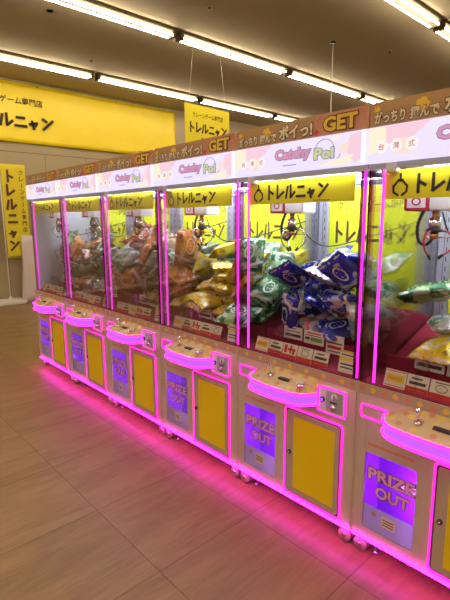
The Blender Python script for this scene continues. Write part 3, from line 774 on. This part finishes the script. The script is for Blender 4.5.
BAGS = [[('s',0.298,0.625,1.069,0.544,0.099,0.135,-0.822),('l',0.608,0.323,0.978,0.117,-0.695,0.698,0.122),('l',0.636,0.41,1.081,0.952,-0.305,-0.022,0.03),('s',0.432,0.327,1.068,0.901,-0.231,-0.351,-0.107),('l',0.237,0.331,0.981,0.801,0.123,0.08,-0.58),('s',0.44,0.527,1.056,0.24,-0.96,-0.008,0.143),('s',0.626,0.669,1.083,0.638,0.1,-0.123,0.754),('l',0.222,0.518,1.094,0.044,0.077,0.22,-0.971),('s',0.61,0.261,1.15,0.277,0.309,-0.629,0.657),('s',0.294,0.285,1.124,0.685,-0.385,0.174,0.593),('l',0.391,0.397,1.161,0.059,0.191,0.192,0.961),('l',0.109,0.459,1.142,0.292,-0.678,0.541,-0.404),('l',0.659,0.483,1.156,0.29,0.923,0.076,0.242),('l',0.142,0.314,1.157,0.125,0.344,-0.628,-0.687),('l',0.475,0.468,1.185,0.945,-0.195,0.249,-0.084),('l',0.278,0.589,1.238,0.412,-0.426,-0.804,-0.045),('l',0.442,0.298,1.301,0.423,0.322,0.444,-0.721),('s',0.158,0.725,1.146,0.594,0.126,-0.383,0.696),('s',0.567,0.411,1.282,0.85,-0.411,-0.194,-0.268),('l',0.629,0.6,1.199,0.97,-0.231,-0.074,0.004),('l',0.613,0.66,1.26,0.092,0.068,0.961,-0.253),('s',0.459,0.612,1.224,0.975,-0.213,0.015,-0.06),('s',0.426,0.755,1.194,0.01,-0.035,-0.706,0.708),('l',0.165,0.671,1.265,0.437,-0.508,-0.719,-0.186),('s',0.129,0.449,1.287,0.69,-0.149,-0.21,0.676),('s',0.379,0.498,1.303,0.837,0.108,0.012,-0.536),('s',0.599,0.519,1.362,0.082,-0.994,0.043,-0.062),('l',0.219,0.309,1.354,0.053,0.109,0.443,-0.888),('s',0.12,0.715,1.419,0.912,-0.411,-0.008,-0.003),('s',0.675,0.339,1.34,0.206,0.297,-0.436,-0.824),('s',0.304,0.679,1.342,0.586,-0.081,0.194,-0.782),('s',0.542,0.708,1.351,0.815,-0.381,-0.393,-0.191),('s',0.516,0.397,1.408,0.884,-0.121,0.028,0.45),('s',0.372,0.615,1.399,0.779,0.225,0.12,-0.573),('l',0.289,0.461,1.397,0.734,0.239,-0.133,0.621),('s',0.332,0.294,1.444,0.437,-0.863,0.119,0.226),('l',0.179,0.454,1.503,0.203,-0.119,-0.066,0.97),('s',0.152,0.577,1.395,0.654,0.146,-0.146,0.728)],
[('s',0.449,0.403,0.997,0.349,0.071,-0.141,0.924),('l',0.586,0.556,1.058,0.289,0.047,0.102,-0.951),('l',0.175,0.321,0.982,0.981,0.102,0.027,-0.161),('l',0.625,0.337,1.054,0.4,-0.596,0.216,0.662),('l',0.661,0.518,1.164,0.962,0.041,-0.269,-0.011),('l',0.321,0.356,1.106,0.137,0.28,0.891,-0.331),('s',0.172,0.463,1.089,0.195,0.423,-0.857,0.219),('s',0.39,0.534,1.066,0.809,-0.057,-0.206,0.548),('s',0.471,0.304,1.05,0.34,-0.806,0.057,0.48),('l',0.343,0.45,1.152,0.399,-0.12,-0.195,-0.888),('l',0.429,0.62,1.144,0.174,0.956,-0.234,0.032),('s',0.549,0.448,1.2,0.024,0.001,-0.996,-0.085),('l',0.1,0.506,1.213,0.073,0.44,0.141,0.884),('l',0.386,0.508,1.258,0.771,0.1,-0.187,0.601),('l',0.638,0.524,1.275,0.995,0.069,0.07,-0.021),('l',0.393,0.361,1.3,0.985,0.107,-0.131,0.011),('l',0.597,0.311,1.254,0.275,-0.134,-0.856,-0.416),('l',0.492,0.347,1.43,0.218,0.656,0.723,0.003),('s',0.219,0.348,1.25,0.242,-0.938,0.09,-0.23),('l',0.699,0.446,1.429,0.517,0.367,-0.682,-0.365),('s',0.244,0.587,1.146,0.287,0.354,-0.541,-0.706),('l',0.603,0.559,1.447,0.843,-0.348,-0.367,0.181),('s',0.446,0.698,1.201,0.019,-0.058,-0.307,-0.95),('s',0.583,0.717,1.218,0.612,-0.049,0.355,0.705),('s',0.422,0.509,1.374,0.723,-0.049,-0.248,-0.643),('s',0.63,0.726,1.367,0.511,-0.83,0.069,0.213),('s',0.117,0.678,1.091,0.175,-0.981,-0.015,0.084),('l',0.446,0.679,1.346,0.122,-0.367,0.292,0.875),('l',0.155,0.339,1.331,0.9,0.373,-0.223,0.02),('s',0.315,0.714,1.214,0.695,-0.479,-0.133,0.52),('s',0.159,0.545,1.297,0.113,-0.038,0.266,0.957),('s',0.101,0.635,1.389,0.009,0.711,-0.439,-0.55),('l',0.135,0.717,1.254,0.579,-0.806,-0.072,0.101),('s',0.41,0.492,1.501,0.518,-0.207,0.168,-0.813),('l',0.3,0.493,1.401,0.076,-0.465,0.08,0.878),('s',0.275,0.702,1.315,0.142,-0.402,0.302,0.853),('s',0.167,0.513,1.412,0.017,-0.36,0.862,-0.356),('l',0.243,0.647,1.469,0.828,-0.185,0.127,0.513)],
[('l',0.443,0.567,1.058,0.665,0.094,-0.108,0.733),('l',0.168,0.577,1.062,0.696,0.123,-0.133,0.695),('l',0.281,0.546,1.132,0.309,0.092,-0.138,0.936),('l',0.619,0.657,1.118,0.703,-0.078,0.154,-0.69),('s',0.661,0.321,0.974,0.034,-0.068,-0.143,0.987),('s',0.346,0.284,0.966,0.043,-0.755,0.643,0.12),('s',0.632,0.705,1.205,0.684,0.011,0.178,-0.707),('l',0.595,0.371,1.053,0.285,0.223,0.085,-0.928),('l',0.414,0.432,1.113,0.114,0.142,-0.272,0.945),('l',0.149,0.328,1.051,0.233,0.594,0.329,-0.696),('s',0.401,0.667,1.186,0.977,-0.127,0.132,0.108),('s',0.593,0.599,1.24,0.07,-0.515,0.813,0.261),('s',0.481,0.259,1.051,0.198,0.439,0.577,-0.659),('l',0.439,0.685,1.315,0.706,0.219,-0.038,-0.673),('s',0.492,0.396,1.155,0.068,0.235,-0.28,0.928),('l',0.587,0.33,1.179,0.668,-0.07,0.233,-0.704),('s',0.575,0.372,1.277,0.978,-0.053,0.189,-0.074),('l',0.353,0.36,1.196,0.032,0.291,0.105,-0.95),('l',0.177,0.695,1.218,0.626,0.011,-0.329,0.707),('s',0.718,0.484,1.222,0.138,0.689,0.134,0.699),('l',0.456,0.531,1.351,0.181,0.192,0.144,-0.954),('s',0.276,0.527,1.24,0.632,-0.142,-0.268,0.713),('l',0.282,0.333,1.248,0.667,0.269,-0.233,-0.654),('s',0.08,0.576,1.211,0.368,-0.519,-0.308,0.707),('l',0.196,0.431,1.272,0.686,-0.29,-0.243,0.622),('s',0.071,0.443,1.28,0.321,-0.561,-0.313,0.696),('s',0.214,0.654,1.312,0.029,0.309,0.226,-0.923),('l',0.686,0.333,1.374,0.466,0.564,0.532,0.427),('l',0.195,0.289,1.329,0.102,-0.425,-0.701,-0.564),('l',0.381,0.394,1.4,0.189,-0.176,0.092,-0.962),('s',0.378,0.608,1.423,0.604,0.101,-0.283,-0.738),('s',0.193,0.523,1.355,0.59,0.244,-0.358,-0.682),('l',0.571,0.353,1.426,0.661,-0.315,-0.664,-0.152),('s',0.094,0.705,1.355,0.515,0.314,-0.485,-0.634),('s',0.394,0.73,1.417,0.582,-0.159,-0.401,-0.689),('l',0.654,0.586,1.423,0.13,-0.295,0.28,-0.904),('s',0.133,0.577,1.397,0.586,-0.379,0.067,0.713),('l',0.628,0.663,1.366,0.549,-0.214,0.333,-0.736)],
[('l',0.612,0.627,1.077,0.106,-0.698,-0.699,-0.114),('s',0.117,0.298,0.973,0.993,0.084,0.082,0.007),('l',0.341,0.67,1.092,0.685,0.127,0.111,-0.709),('s',0.117,0.531,1.043,0.014,-0.092,0.153,-0.984),('l',0.212,0.283,1.025,0.032,-0.985,0.037,0.163),('s',0.394,0.397,1.024,0.018,-0.097,-0.992,0.081),('s',0.403,0.287,0.962,0.059,-0.706,0.703,0.058),('l',0.609,0.183,0.985,0.676,0.173,0.178,-0.694),('s',0.226,0.506,1.077,0.822,0.166,0.054,0.541),('s',0.13,0.381,1.12,0.052,0.131,0.106,-0.984),('s',0.417,0.518,1.09,0.704,0.186,-0.119,0.676),('s',0.63,0.313,0.968,0.735,0.105,0.098,-0.663),('l',0.316,0.405,1.168,0.085,0.962,-0.257,0.027),('s',0.348,0.336,1.104,0.002,-0.025,-0.095,-0.995),('l',0.138,0.634,1.164,0.018,-0.001,-0.998,0.057),('l',0.463,0.607,1.177,0.011,0.979,-0.168,-0.117),('l',0.495,0.389,1.275,0.174,-0.348,0.008,0.921),('s',0.306,0.678,1.186,0.013,0.161,-0.072,0.984),('s',0.571,0.44,1.065,0.108,-0.92,0.269,0.264),('s',0.144,0.703,1.244,0.053,-0.702,-0.705,-0.088),('l',0.617,0.595,1.192,0.768,-0.08,0.282,-0.57),('l',0.55,0.325,1.176,0.383,-0.697,0.599,-0.093),('s',0.644,0.399,1.085,0.534,0.361,-0.012,0.765),('l',0.167,0.558,1.261,0.675,0.21,-0.123,0.696),('s',0.686,0.354,1.127,0.361,0.099,-0.896,-0.24),('l',0.17,0.5,1.363,0.079,-0.949,0.216,-0.217),('l',0.606,0.744,1.26,0.474,0.565,0.522,-0.428),('s',0.614,0.289,1.356,0.107,0.15,-0.791,-0.583),('s',0.258,0.36,1.255,0.034,-0.876,-0.481,0.01),('s',0.383,0.526,1.264,0.965,-0.016,-0.064,-0.255),('l',0.353,0.654,1.35,0.563,0.192,-0.137,0.792),('s',0.659,0.549,1.267,0.395,-0.266,0.397,-0.784),('l',0.333,0.361,1.325,0.782,0.04,0.006,0.622),('s',0.557,0.634,1.348,0.235,-0.261,0.359,-0.865),('l',0.708,0.454,1.334,0.65,0.257,-0.688,-0.194),('s',0.118,0.273,1.192,0.626,-0.778,0.034,-0.042),('s',0.432,0.323,1.386,0.74,0.146,0.051,0.654),('s',0.456,0.509,1.366,0.126,-0.547,0.826,0.049)],
[('s',0.117,0.526,1.042,0.983,0.158,0.096,0.015),('s',0.465,0.332,0.98,0.26,0.126,-0.129,0.949),('s',0.31,0.363,0.988,0.951,0.169,0.12,-0.231),('s',0.365,0.662,1.083,0.182,0.036,-0.184,0.965),('s',0.186,0.443,1.073,0.891,0.031,0.389,-0.234),('s',0.518,0.561,1.055,0.122,-0.59,0.771,0.206),('l',0.288,0.397,1.113,0.337,-0.301,0.005,-0.892),('l',0.615,0.456,1.056,0.927,0.256,0.26,-0.092),('s',0.638,0.276,1.039,0.561,0.827,-0,-0),('s',0.514,0.3,1.127,0.697,-0.266,0.149,0.648),('s',0.409,0.546,1.115,0.837,0.291,0,-0.463),('s',0.145,0.703,1.103,0.124,-0.708,-0.695,-0.022),('s',0.376,0.413,1.152,0.895,0.01,0.199,0.399),('s',0.593,0.669,1.124,0.788,-0.142,0.21,-0.561),('s',0.556,0.416,1.186,0.17,0.933,0.161,0.275),('l',0.217,0.588,1.161,0.565,-0.066,0.087,0.818),('s',0.684,0.45,1.17,0.629,0.294,0.715,-0.085),('s',0.718,0.364,1.087,0.407,0.588,0.392,0.578),('s',0.159,0.275,1.035,0.19,-0.105,-0.713,0.667),('s',0.615,0.269,1.259,0.45,-0.331,0.508,0.656),('l',0.335,0.427,1.243,0.076,0.127,0.085,0.985),('s',0.344,0.62,1.226,0.913,-0.246,0.236,0.223),('s',0.136,0.318,1.252,0.29,0.926,-0.073,0.232),('l',0.623,0.472,1.315,0.709,0.002,-0.253,0.658),('s',0.536,0.591,1.223,0.016,-0.236,-0.071,0.969),('s',0.072,0.68,1.275,0.471,-0.495,0.419,-0.598),('s',0.29,0.728,1.231,0.171,-0.156,0.509,0.829),('l',0.23,0.599,1.326,0.945,0.165,-0.267,0.097),('s',0.491,0.301,1.299,0.385,0.862,-0.135,0.301),('s',0.435,0.664,1.283,0.647,0.021,-0.73,0.218),('s',0.099,0.478,1.227,0.659,-0.263,-0.366,0.603),('s',0.493,0.396,1.362,0.007,-0.447,-0.891,0.078),('s',0.683,0.612,1.16,0.77,-0.08,0.528,-0.35),('l',0.16,0.534,1.375,0.122,-0.963,0.151,-0.185),('s',0.306,0.354,1.336,0.044,0.993,0.107,-0.031),('s',0.694,0.668,1.263,0.03,0.404,0.071,0.911),('s',0.428,0.479,1.294,0.367,-0.438,0.165,-0.804),('l',0.519,0.684,1.383,0.706,-0.202,0.041,-0.678)],
[('s',0.45,0.399,0.996,0.679,0.096,0.108,-0.72),('l',0.608,0.564,1.056,0.725,0.104,-0.099,0.674),('s',0.259,0.648,1.077,0.983,0.162,0.026,-0.086),('s',0.514,0.168,0.964,0.503,-0.009,0.009,0.864),('l',0.239,0.334,0.987,0.113,-0.074,-0.143,0.98),('s',0.642,0.251,0.995,0.709,-0.196,0.011,-0.677),('l',0.563,0.561,1.141,0.099,0.081,0.148,-0.981),('s',0.378,0.543,1.1,0.01,-0.174,-0.256,0.951),('l',0.121,0.333,1.086,0.264,0.628,0.174,-0.711),('s',0.209,0.438,1.078,0.263,0.083,0.005,-0.961),('s',0.643,0.372,1.026,0.702,0.025,0.168,0.692),('l',0.102,0.515,1.201,0.757,0.496,-0.35,-0.243),('s',0.112,0.661,1.096,0.973,0.133,-0.187,-0.026),('s',0.651,0.327,1.1,0.989,0.058,0.12,-0.059),('s',0.596,0.501,1.21,0.815,0.057,-0.193,0.543),('s',0.687,0.655,1.188,0.6,0.361,0.352,0.622),('l',0.225,0.662,1.186,0.981,0.194,0.005,-0.001),('s',0.45,0.302,1.133,0.567,0.091,0.423,0.701),('s',0.368,0.473,1.158,0.53,-0.091,-0.157,0.829),('l',0.165,0.333,1.242,0.077,-0.703,0.703,-0.077),('s',0.499,0.647,1.251,0.71,0.113,-0.252,-0.648),('s',0.54,0.356,1.188,0.346,0.057,0.198,-0.915),('l',0.295,0.402,1.203,0.317,-0.256,-0.125,0.905),('l',0.396,0.618,1.285,0.391,-0.255,-0.024,0.884),('s',0.172,0.66,1.273,0.877,0.18,-0.002,0.445),('s',0.511,0.441,1.279,0.985,-0.004,-0.095,-0.145),('s',0.585,0.742,1.172,0.004,0.011,0.792,0.61),('s',0.256,0.39,1.328,0.227,-0.08,-0.082,-0.967),('s',0.694,0.36,1.238,0.683,-0.162,0.582,-0.411),('s',0.515,0.28,1.284,0.652,-0.693,0.3,-0.074),('s',0.251,0.487,1.378,0.031,-0.576,-0.811,0.093),('l',0.194,0.638,1.345,0.155,-0.728,-0.667,0.039),('s',0.675,0.646,1.338,0.972,0.012,-0.234,-0.003),('s',0.401,0.678,1.367,0.03,-0.338,0.083,0.937),('l',0.435,0.403,1.433,0.425,0.005,-0.112,-0.898),('s',0.458,0.423,1.344,0.005,0.728,0.657,0.196),('l',0.598,0.546,1.383,0.124,-0.777,-0.561,-0.259)]]
SKIP = set([(0, 0), (0, 4), (0, 6), (0, 7), (0, 8), (0, 17), (0, 18), (0, 19), (0, 21), (0, 22), (0, 23), (0, 29), (0, 31), (0, 32), (0, 33), (0, 34), (0, 35), (0, 36), (0, 37), (1, 0), (1, 1), (1, 10), (1, 14), (1, 15), (1, 17), (1, 20), (1, 21), (1, 22), (1, 23), (1, 26), (1, 29), (1, 30), (1, 31), (1, 32), (1, 33), (1, 34), (1, 35), (1, 36), (1, 37), (2, 1), (2, 2), (2, 6), (2, 10), (2, 14), (2, 18), (2, 21), (2, 23), (2, 25), (2, 32), (2, 33), (2, 34), (2, 35), (2, 36), (2, 37), (3, 2), (3, 3), (3, 14), (3, 19), (3, 32), (3, 33), (3, 34), (3, 35), (3, 36), (3, 37), (4, 3), (4, 5), (4, 10), (4, 13), (4, 14), (4, 19), (4, 24), (4, 25), (4, 26), (4, 32), (4, 33), (4, 34), (4, 35), (4, 36), (4, 37), (5, 0), (5, 1), (5, 2), (5, 5), (5, 6), (5, 7), (5, 8), (5, 10), (5, 11), (5, 12), (5, 14), (5, 15), (5, 16), (5, 18), (5, 21), (5, 22), (5, 24), (5, 25), (5, 26), (5, 27), (5, 29), (5, 30), (5, 31), (5, 32), (5, 33), (5, 34), (5, 35), (5, 36)])
def colour(k, x, y, i):
    u = x/W; r = random.Random(k*100+i).random()
    if k == 5: return 'yellow' if u < .35 and y < .55 and r < .6 else ('lime' if r < .45 else 'green' if r < .65 else 'white' if r < .85 else 'clear')
    if k == 4: return (['navy', 'navy', 'silver', 'royal', 'navy', 'royal'][i % 6]) if u < .76 else ['clear', 'green', 'clear', 'white', 'lime'][i % 5]
    if k == 3: return 'yellow' if (u < .7 and y < .52) or (u > .6 and r < .35) else ('green' if u > .6 else 'orange' if r < .55 else 'teal')
    if k == 2: return ['brown', 'red', 'clear', 'orange', 'brown'][i % 5] if u < .55 else ['orange', 'teal', 'orange', 'clear', 'yellow'][i % 5]
    if k == 1: return ['green', 'brown', 'clear', 'orange', 'clear', 'red', 'lime'][i % 7]
    return ['brown', 'orange', 'green', 'clear', 'red'][i % 5]
def pixel(p):
    d = Vector(p)-CAMP; z = d.dot(fv); return d.dot(r2)/z
def pose(q):
    n = abs((q @ Vector((0, 0, 1))).z); y = abs((q @ Vector((0, 1, 0))).z)
    return 'lying flat' if n > .93 else 'standing on end' if y > .75 else 'tilted'
for k in range(6):
    byc = {}
    for i, (kd, x, y, z, qw, qx, qy, qz) in enumerate(BAGS[k]):
        if (k, i) in SKIP: continue
        o = bpy.data.objects.new('snack_bag', BM[kd][i % len(BM[kd])]); COL.objects.link(o)
        q = Quaternion((qw, qx, qy, qz)); o.rotation_mode = 'QUATERNION'; o.rotation_quaternion = q
        o.location = (k*W+x, y, z); c = colour(k, x, y, i)
        o.material_slots[0].link = 'OBJECT'; o.material_slots[0].material = BAGM[c]; o['i'] = i; o['sid'] = '%d_%d' % (k, i)
        byc.setdefault(c, []).append((pixel(o.location), o, q, kd))
    ORD = ['first', 'second', 'third', 'fourth', 'fifth', 'sixth', 'seventh', 'eighth', 'ninth', 'tenth', 'eleventh', 'twelfth', 'thirteenth', 'fourteenth', 'fifteenth']
    for c, L in byc.items():
        L.sort(key=lambda r_: r_[0])
        for j, (_, o, q, kd) in enumerate(L):
            del o['i']; del o['sid']
            pos = 'only one of its colour' if len(L) == 1 else ('rightmost of its colour' if j == len(L)-1 else ORD[j]+' of its colour from left')
            tag(o, '%s snack bag, %s, %s' % (NICE[c], pos, WHO[k]), 'snack bag', 'snack bags in the ' + WHO[k])

# ------------------------------------------------------------------ price cards
def card(w, h, kind):
    m = MB(); b = 'paper' if kind in 'ABCD' else 'paper_white'
    m.box(-w/2, w/2, 0, .003, 0, h, b)
    R = lambda a, b_, c, d, mn: m.box(-w/2+a*w, -w/2+b_*w, -.0008, 0, c*h, d*h, mn)
    if kind == 'A': R(0, 1, 0, .32, 'card_red'); R(.12, .88, .45, .62, 'card_ink'); R(.2, .7, .75, .84, 'card_ink'); R(.1, .9, .12, .18, 'paper')
    if kind == 'B':
        R(0, 1, 0, .25, 'card_red'); R(.1, .3, .35, .9, 'card_red'); R(.35, .9, .55, .7, 'card_red'); R(.5, .62, .35, .9, 'card_red'); R(.7, .85, .3, .6, 'card_red')
    if kind == 'C': R(.08, .92, .3, .75, 'card_yellow'); R(.15, .85, .42, .62, 'card_orange'); R(.05, .95, .9, .94, 'card_red'); R(.05, .95, .06, .1, 'card_red')
    if kind == 'D':
        R(0, 1, 0, .3, 'card_red'); R(.2, .8, .85, .9, 'card_ink')
        m.tube([(.25*w*math.cos(a), -.001, h*.58+.2*h*math.sin(a)) for a in [q*math.pi/6 for q in range(12)]], .0014, 'card_ink', 5, True)
    if kind == 'E': R(.3, .7, .82, .88, 'card_ink'); R(.1, .9, .6, .66, 'card_ink'); R(.08, .92, .2, .42, 'card_ink'); R(.08, .5, .3, .33, 'paper_white')
    if kind == 'F': R(.15, .85, .78, .88, 'card_red'); R(.08, .3, .3, .5, 'card_ink'); R(.35, .92, .22, .52, 'green_ink'); R(.1, .9, .62, .67, 'card_ink')
    if kind == 'G':
        m.disc(0, h*.82, h*.13, -.001, 0, 'card_red', 16); R(.1, .9, .55, .62, 'card_ink'); R(.1, .9, .28, .44, 'card_red'); R(.1, .9, .12, .17, 'card_ink')
    if kind == 'H': R(0, 1, .55, .72, 'card_yellow'); R(0, 1, .9, 1, 'card_yellow'); R(.1, .9, .78, .84, 'card_ink'); R(.1, .9, .35, .42, 'card_ink'); R(.1, .8, .2, .26, 'card_ink')
    return m
KD = {'A': 'cream card with red foot', 'B': 'cream card with red figures', 'C': 'cream card with orange lettering', 'D': 'cream card with ring drawing',
      'E': 'white price card with black lettering', 'F': 'white price card with green figures', 'G': 'white price card with a red disc', 'H': 'tall cream price card with yellow bars'}
proto = {}
def put_card(kind, w, h, x, y, z, tilt, label, group, k):
    key = (kind, round(w, 3), round(h, 3))
    if key not in proto: o = card(w, h, kind).build('price_card'); proto[key] = o
    else: o = proto[key].copy(); COL.objects.link(o)
    o.location = (k*W+x, y, z); o.rotation_euler = (tilt, 0, 0); tag(o, label, 'price card', group)
PL = ['leftmost', 'second from left', 'third from left', 'fourth from left', 'fifth from left']
for k in range(6):
    seq = ['CADBA', 'BADCA', 'DACBA', 'CABAD', 'CABDA', 'CADBA'][k]
    for j in range(5):
        u = .195+j*.125; wd = U(.118) if not (k == 5 and j == 0) else U(.122)
        put_card(seq[j], wd, .076, U(u), .034, .852, -.32, '%s, %s in front row, %s' % (KD[seq[j]], PL[j], WHO[k]), 'price cards along the front of the ' + WHO[k], k)
    put_card('H', U(.12), .105, U(.885), .045, .852, -.2, 'tall cream card with yellow bars, right end of front row, %s' % WHO[k], 'price cards along the front of the ' + WHO[k], k)
    for j, (kd, a, b, z, h) in enumerate([('E', .19, .36, .893, .072), ('F', .375, .545, .889, .074), ('G', .565, .705, .862, .102)]):
        if k in (0, 1): z += .03
        put_card(kd, U(b-a), h, U((a+b)/2), .236, z, -.04, '%s on the red felt step, %s' % (KD[kd], WHO[k]), 'price cards on the felt step of the ' + WHO[k], k)
